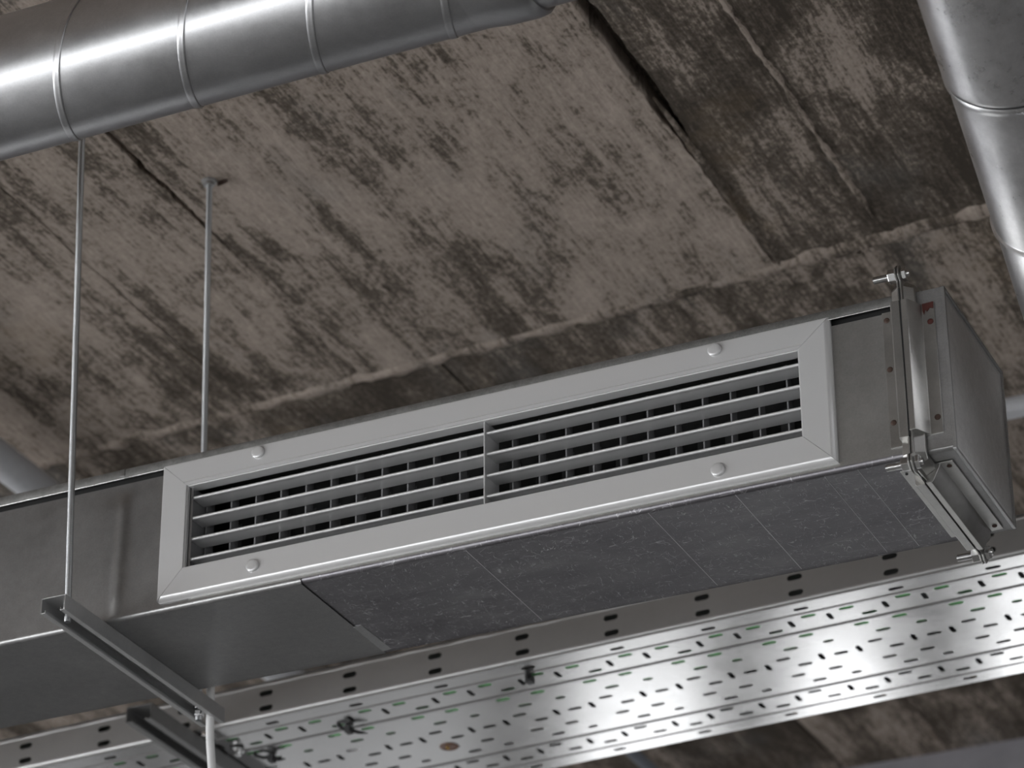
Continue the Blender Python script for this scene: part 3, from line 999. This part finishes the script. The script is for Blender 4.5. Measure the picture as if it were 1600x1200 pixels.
MB().lathe(P1, a2, [(-0.0040, RR - 0.0013), (0.0016, RR - 0.0013)], 120, False).build('gap_shade_ring', 'gasket_shade_black', rd, smooth=60)  # black ring paints the shade in the gap under the upper lip
# third segment bends further down
pth = [P2 + a2 * 0.0, P2 + a2 * 0.004, P2 + a2 * 0.004 + a3 * 0.05, P2 + a3 * 0.5]
MB().tube(pth, RR - 0.0042, 96, False).build('duct_segment', 'round_sheet', rd, smooth=60)

# ------------------------------------------------------------------ perforated cable tray
TT = math.atan(0.0425 / 1.665)
TO = Vector((-1.93, 4.6, 3.831))
TU = Vector((cos(TT), 0, sin(TT)))
TN = Vector((-sin(TT), 0, cos(TT)))
def T(u, v, w_=0.0):
    return TO + TU * u + Vector((0, v, 0)) + TN * w_
tray = thing('cable_tray', 'wide perforated galvanised cable tray running behind and below the rectangular duct', 'cable tray', tuple(TO))
PER = 0.16655
TW = 0.463
BEADS = [(0.0470, 0.0026, 0.0016), (0.1150, 0.0052, 0.0014), (0.3450, 0.0052, 0.0014), (0.4160, 0.0026, 0.0016)]

def slot(cx, cy, lx, ly, n=4):
    """rounded slot outline, long axis the larger of lx, ly"""
    pts = []
    if lx >= ly:
        r = ly / 2
        for k in range(n + 1):
            a = -pi / 2 + pi * k / n
            pts.append((cx + lx / 2 - r + r * cos(a), cy + r * sin(a)))
        for k in range(n + 1):
            a = pi / 2 + pi * k / n
            pts.append((cx - lx / 2 + r + r * cos(a), cy + r * sin(a)))
    else:
        r = lx / 2
        for k in range(n + 1):
            a = pi * k / n
            pts.append((cx + r * cos(a), cy + ly / 2 - r + r * sin(a)))
        for k in range(n + 1):
            a = pi + pi * k / n
            pts.append((cx + r * cos(a), cy - ly / 2 + r + r * sin(a)))
    return pts

def perforated(x0, x1, y0, y1, holes, lines):
    """triangles of a rectangle with slots cut out; lines = constrained y values"""
    vs, es = [], []
    def poly(p):
        n0 = len(vs)
        vs.extend(p)
        es.extend([(n0 + i, n0 + (i + 1) % len(p)) for i in range(len(p))])
    poly([(x0, y0), (x1, y0), (x1, y1), (x0, y1)])
    for y in lines:
        n0 = len(vs)
        vs.extend([(x0, y), (x1, y)])
        es.append((n0, n0 + 1))
    for h in holes:
        poly(slot(*h))
    r = delaunay_2d_cdt([Vector(p) for p in vs], es, [], 0, 1e-7)
    ov, of = r[0], r[2]
    out = []
    for f in of:
        c = sum((Vector(ov[i]) for i in f), Vector((0, 0))) / len(f)
        inside = False
        for (cx, cy, lx, ly) in holes:
            dx, dy = abs(c.x - cx), abs(c.y - cy)
            if dx > lx / 2 or dy > ly / 2:
                continue
            r_ = min(lx, ly) / 2
            ax_, ay_ = max(0, dx - (lx / 2 - r_)), max(0, dy - (ly / 2 - r_))
            if ax_ * ax_ + ay_ * ay_ <= r_ * r_ * 1.0001:
                inside = True
                break
        if not inside:
            out.append(tuple(f))
    return [tuple(p) for p in ov], out

SL, SWD = 0.0268, 0.0104
H = []
for v, us in ((0.029, (-0.005,)), (0.061, (-0.004, 0.0635)), (0.0955, (0.0925,)), (0.1315, (0.0655, 0.1325)), (0.1715, (0.0905,)), (0.2065, (0.0635,)),
              (0.2275, (-0.005,)), (0.2425, (0.0905,)), (0.2815, (0.0640, 0.1320)), (0.3160, (0.0910,)), (0.3600, (0.0650,)), (0.3930, (-0.0065, 0.0900)), (0.4350, (-0.007,))):
    for u in us:
        H.append((u, v, SL, SWD))
for v, u in ((0.1715, -0.008), (0.3160, -0.008)):
    H.append((u, v, 0.0195, SWD))
for v in (0.079, 0.2265, 0.3745):
    for u in (0.0285, 0.1265):
        H.append((u, v, 0.0090, 0.0270))
# the short row slots of the 0.1265 column share their place with the 0.132 slots: keep them apart
lines = []
for c, hw, _ in BEADS:
    lines += [c - hw, c, c + hw]
UT = 0.1459 - PER
tv, tf = perforated(UT, UT + PER, 0.006, TW - 0.006, H, lines)
def bead_z(v):
    for c, hw, h in BEADS:
        if abs(v - c) < 1e-5:
            return -h
    return 0.0
U0, U1 = -14, 11                     # number of pattern repeats to each side
m = MB()
for k in range(U0, U1):
    m.add([T(p[0] + PER * k, p[1], bead_z(p[1])) for p in tv], tf)
m.build('bottom_plate', 'tray_sheet', tray, solid=0.0006, soff=0.0)
TU0, TU1 = UT + PER * U0, UT + PER * U1
# side walls with pairs of slots
hw = [(-0.0020, 0.0165, 0.0270, 0.0104), (-0.0020, 0.0450, 0.0270, 0.0104)]
wv, wf = perforated(UT, UT + PER, 0.006, 0.060, hw, [])
for v in (0.0, TW):
    m = MB()
    for k in range(U0, U1):
        m.add([T(p[0] + PER * k, v, p[1]) for p in wv], wf)
    m.build('side_wall', 'tray_side_sheet', tray, solid=0.0011, soff=0.0)
# rounded bends and rolled top edges
for v, s in ((0.0, 1), (TW, -1)):
    prof = [(v + s * (0.006 - 0.0063 * cos(a)), 0.006 - 0.0063 * sin(a)) for a in [pi / 2 * k / 8 for k in range(9)]]
    MB().extrude(prof, lambda p: T(TU0, p[0], p[1]), lambda p: T(TU1, p[0], p[1]), closed=False).build('edge_bend', 'tray_edge', tray, smooth=80)
    prof = [(v + s * 0.0025 + 0.0042 * cos(a), 0.0625 + 0.0042 * sin(a)) for a in [2 * pi * k / 16 for k in range(16)]]
    n = 110
    vs, fs = [], []
    for i in range(n + 1):
        u = TU0 + (TU1 - TU0) * i / n
        for p in prof:
            vs.append(T(u, p[0] + 0.0007 * sin(i * 1.9), p[1] + 0.0006 * sin(i * 2.3 + 1)))
    for i in range(n):
        for j in range(16):
            fs.append((i * 16 + j, i * 16 + (j + 1) % 16, (i + 1) * 16 + (j + 1) % 16, (i + 1) * 16 + j))
    MB().add(vs, fs).build('rolled_edge', 'tray_edge', tray, smooth=60)
MB().add([T(TU0, -0.002, 0.0668), T(TU1, -0.002, 0.0668), T(TU1, TW + 0.002, 0.0668), T(TU0, TW + 0.002, 0.0668)], [(0, 1, 2, 3)]).build('light_block_lid', 'dark_channel', tray, solid=0.001)  # unseen lid added to block light and darken the slots
# brown grommet with a brass screw in the tray bottom
g = MB().lathe(T(-0.4416, 0.2755, 0.0), -TN, [(-0.001, 0.0175), (0.0014, 0.0175), (0.0022, 0.016), (0.0010, 0.0145), (0.0016, 0.008), (0.0022, 0.0)], 28, False).build('grommet', 'brown_cap', tray, smooth=50)
MB().lathe(T(-0.4445, 0.2755, -0.0015), -TN, [(0, 0.0035), (0.0022, 0.0033), (0.003, 0.002), (0.0032, 0.0)], 14, False).build('brass_screw', 'brass', g, smooth=50)

# cables lying in the tray
def cable(name, label, cat, v, r, mat, u0, u1, seed, wob=0.006, lift=0.0, group=None):
    n = 60
    path = []
    for i in range(n + 1):
        u = u0 + (u1 - u0) * i / n
        path.append(T(u, v + wob * N3(u * 2.1, seed), 0.0012 + r + lift + 0.001 * abs(N3(u * 4, seed + 3))))
    o = MB().tube(path, r, 10).build(name, mat, None, smooth=60)
    return tag(o, label, cat, group)
GG = 'green cables in the tray'
for v, sd_, nm in ((0.1195, 1.3, 'green cable seen in the tray slots, nearest of the three lying side by side'),
                   (0.1312, 1.3, 'green cable seen in the tray slots, middle one of the three lying side by side'),
                   (0.1429, 1.3, 'green cable seen in the tray slots, farthest of the three lying side by side'),
                   (0.0640, 7.7, 'single green cable running next to the near side wall of the cable tray'),
                   (0.1720, 9.2, 'single green cable towards the middle of the tray, apart from the other green ones')):
    cable('green_cable', nm, 'cable', v, 0.0056, 'green_cable', TU0 + 0.1, TU1 - 0.1, sd_, 0.006, 0.0, GG)
cable('white_cable', 'thin white cable glimpsed through the left slots of the cable tray', 'cable', 0.213, 0.0042, 'white_cable', TU0 + 0.1, -0.50, 3.3, 0.012)
cable('added_dark_cable', 'thick black cable added along the middle of the cable tray to darken its slots', 'cable', 0.262, 0.010, 'added_dark_cable', TU0 + 0.1, TU1 - 0.1, 5.3, 0.01)  # both black cables added so the shaded slots look black
cable('added_dark_cable', 'thick black cable added near the far wall of the cable tray to darken its slots', 'cable', 0.405, 0.010, 'added_dark_cable', TU0 + 0.1, TU1 - 0.1, 6.3, 0.01)

# cable ties knotted under the tray
def tie(label, u, v, du, dv, tail, size=1.0):
    t = thing('cable_tie', label, 'cable tie', tuple(T(u, v, -0.01)), 'black cable ties under the tray')
    c = T(u, v, -0.0075)
    m = MB().box(c.x - 0.0045 * size, c.x + 0.0045 * size, c.y - 0.0065 * size, c.y + 0.0065 * size, c.z - 0.006 * size, c.z + 0.0055)
    m.build('head', 'black_plastic', t, bevel=0.001)
    a = T(u, v, -0.004)
    b_ = T(u + du, v + dv, -0.003)
    m = MB().tube([a, a.lerp(b_, 0.5) - Vector((0, 0, 0.004)), b_, b_ + Vector((0, 0, 0.006))], 0.0026 * size, 8)
    m.build('strap', 'black_plastic', t, smooth=60)
    if tail:
        q = c + Vector(tail) * 0.5 + Vector((0, 0, -0.002))
        m = MB().tube([c, q, c + Vector(tail)], [0.0032 * size, 0.0028 * size, 0.0012], 8)
        m.build('tail', 'black_plastic', t, smooth=60)
    return t
tie('black cable tie with a long tail knotted under the tray, left of the brown grommet', -0.557, 0.104, -0.015, -0.014, (0.026, 0.022, -0.004), 1.25)
tie('black cable tie under the tray beside the tray bracket', -0.740, 0.154, -0.026, -0.016, (0.024, 0.008, -0.003), 1.3)
tie('black cable tie gripping the first crease near the middle of the tray', -0.182, 0.058, 0.002, -0.018, None, 1.3)

# bracket channel carrying the tray
bk = thing('tray_bracket', 'dark perforated bracket channel under the left part of the cable tray', 'bracket', (-2.765, 4.7, 3.775))
ZK = 3.8075
bprof = cprof(0.052, 0.030, 0.002, 0.013)
MB().extrude(bprof, lambda p: (-2.765 + p[0], 4.445, ZK + p[1]), lambda p: (-2.765 + p[0], 5.12, ZK + p[1])).build('channel_body', 'dark_channel', bk, smooth=30, bevel=0.001)
for y in (4.52, 4.60, 4.68, 4.76, 4.84):
    m = MB()
    m.extrude(slot(0, 0, 0.018, 0.034), lambda p: (-2.765 + p[0], y + p[1], ZK - 0.0045), lambda p: (-2.765 + p[0], y + p[1], ZK - 0.0015))
    m.build('slot_plate', 'strut_sheet', bk)
for x, y, z in ((-2.764, 4.625, ZK - 0.005), (-2.722, 4.60, 3.806), (-2.712, 4.612, 3.806)):
    m = MB().extrude(hexpts(0.0062, 0.2), lambda p: (x + p[0], y + p[1], z), lambda p: (x + p[0], y + p[1], z - 0.008))
    m.build('bolt', 'bolt_zinc', bk, bevel=0.0008)
m = MB().lathe((-2.712, 4.700, 3.807), (0, 0, -1), [(0, 0.0135), (0.003, 0.0135), (0.0035, 0.009), (0.010, 0.008), (0.0105, 0.0)], 18, False)
m.build('bolt', 'bolt_zinc', bk, smooth=30)

# white cable hanging down by the far rod
path = [(-2.3555, 3.985, 3.78), (-2.3525, 3.983, 3.66), (-2.3475, 3.980, 3.57), (-2.3440, 3.978, 3.50), (-2.3370, 3.977, 3.44), (-2.330, 3.977, 3.36), (-2.328, 3.978, 3.2), (-2.335, 3.98, 2.9), (-2.335, 3.98, 2.4)]
def smooth_path(pts, n=6):
    P = [Vector(p) for p in pts]
    out = []
    for i in range(len(P) - 1):
        a, b_, c, d = P[max(i - 1, 0)], P[i], P[i + 1], P[min(i + 2, len(P) - 1)]
        for k in range(n):
            t = k / n
            out.append(0.5 * ((2 * b_) + (c - a) * t + (2 * a - 5 * b_ + 4 * c - d) * t * t + (3 * b_ - a - 3 * c + d) * t ** 3))
    out.append(P[-1])
    return out
tag(MB().tube(smooth_path(path), 0.0065, 14).build('hanging_cable', 'white_cable', None, smooth=60), 'white cable hanging straight down beside the far end of the support channel', 'cable')

# ------------------------------------------------------------------ pipes under the ceiling
def pipe(label, mat, a, b_, r, clips):
    t = thing('ceiling_pipe', label, 'pipe', a)
    MB().tube([a, Vector(a).lerp(Vector(b_), 0.5), b_], r, 28).build('pipe_wall', mat, t, smooth=60)
    d = (Vector(b_) - Vector(a)).normalized()
    for s in clips:
        p = Vector(a).lerp(Vector(b_), s)
        MB().lathe(p - d * 0.012, d, [(0, r), (0, r + 0.003), (0.024, r + 0.003), (0.024, r)], 28, False).build('clip', 'strut_sheet', t, smooth=40)
        MB().tube([p + Vector((0, 0, r)), p + Vector((0, 0, (ZC - p.z)))], 0.004, 8).build('clip_stud', 'strut_sheet', t)
    return t
pipe('light grey pipe seen at the left edge behind the rectangular duct', 'grey_pipe', (-3.195, 3.4, 4.45), (-3.195, 9.0, 4.45), 0.034, (0.05, 0.5))
pipe('light grey pipe seen at the right edge behind the capped end piece', 'grey_pipe', (-2.0, 5.2, 4.442), (3.0, 5.2, 4.442), 0.021, (0.4, 0.8))
pipe('thin blue-grey pipe running along the ceiling below the cable tray', 'blue_grey_pipe', (-2.694, 6.0, 4.47), (-2.694, 6.94, 4.47), 0.014, (0.1,))

for o in bpy.data.objects:
    if '_o' in o.keys():
        del o['_o']
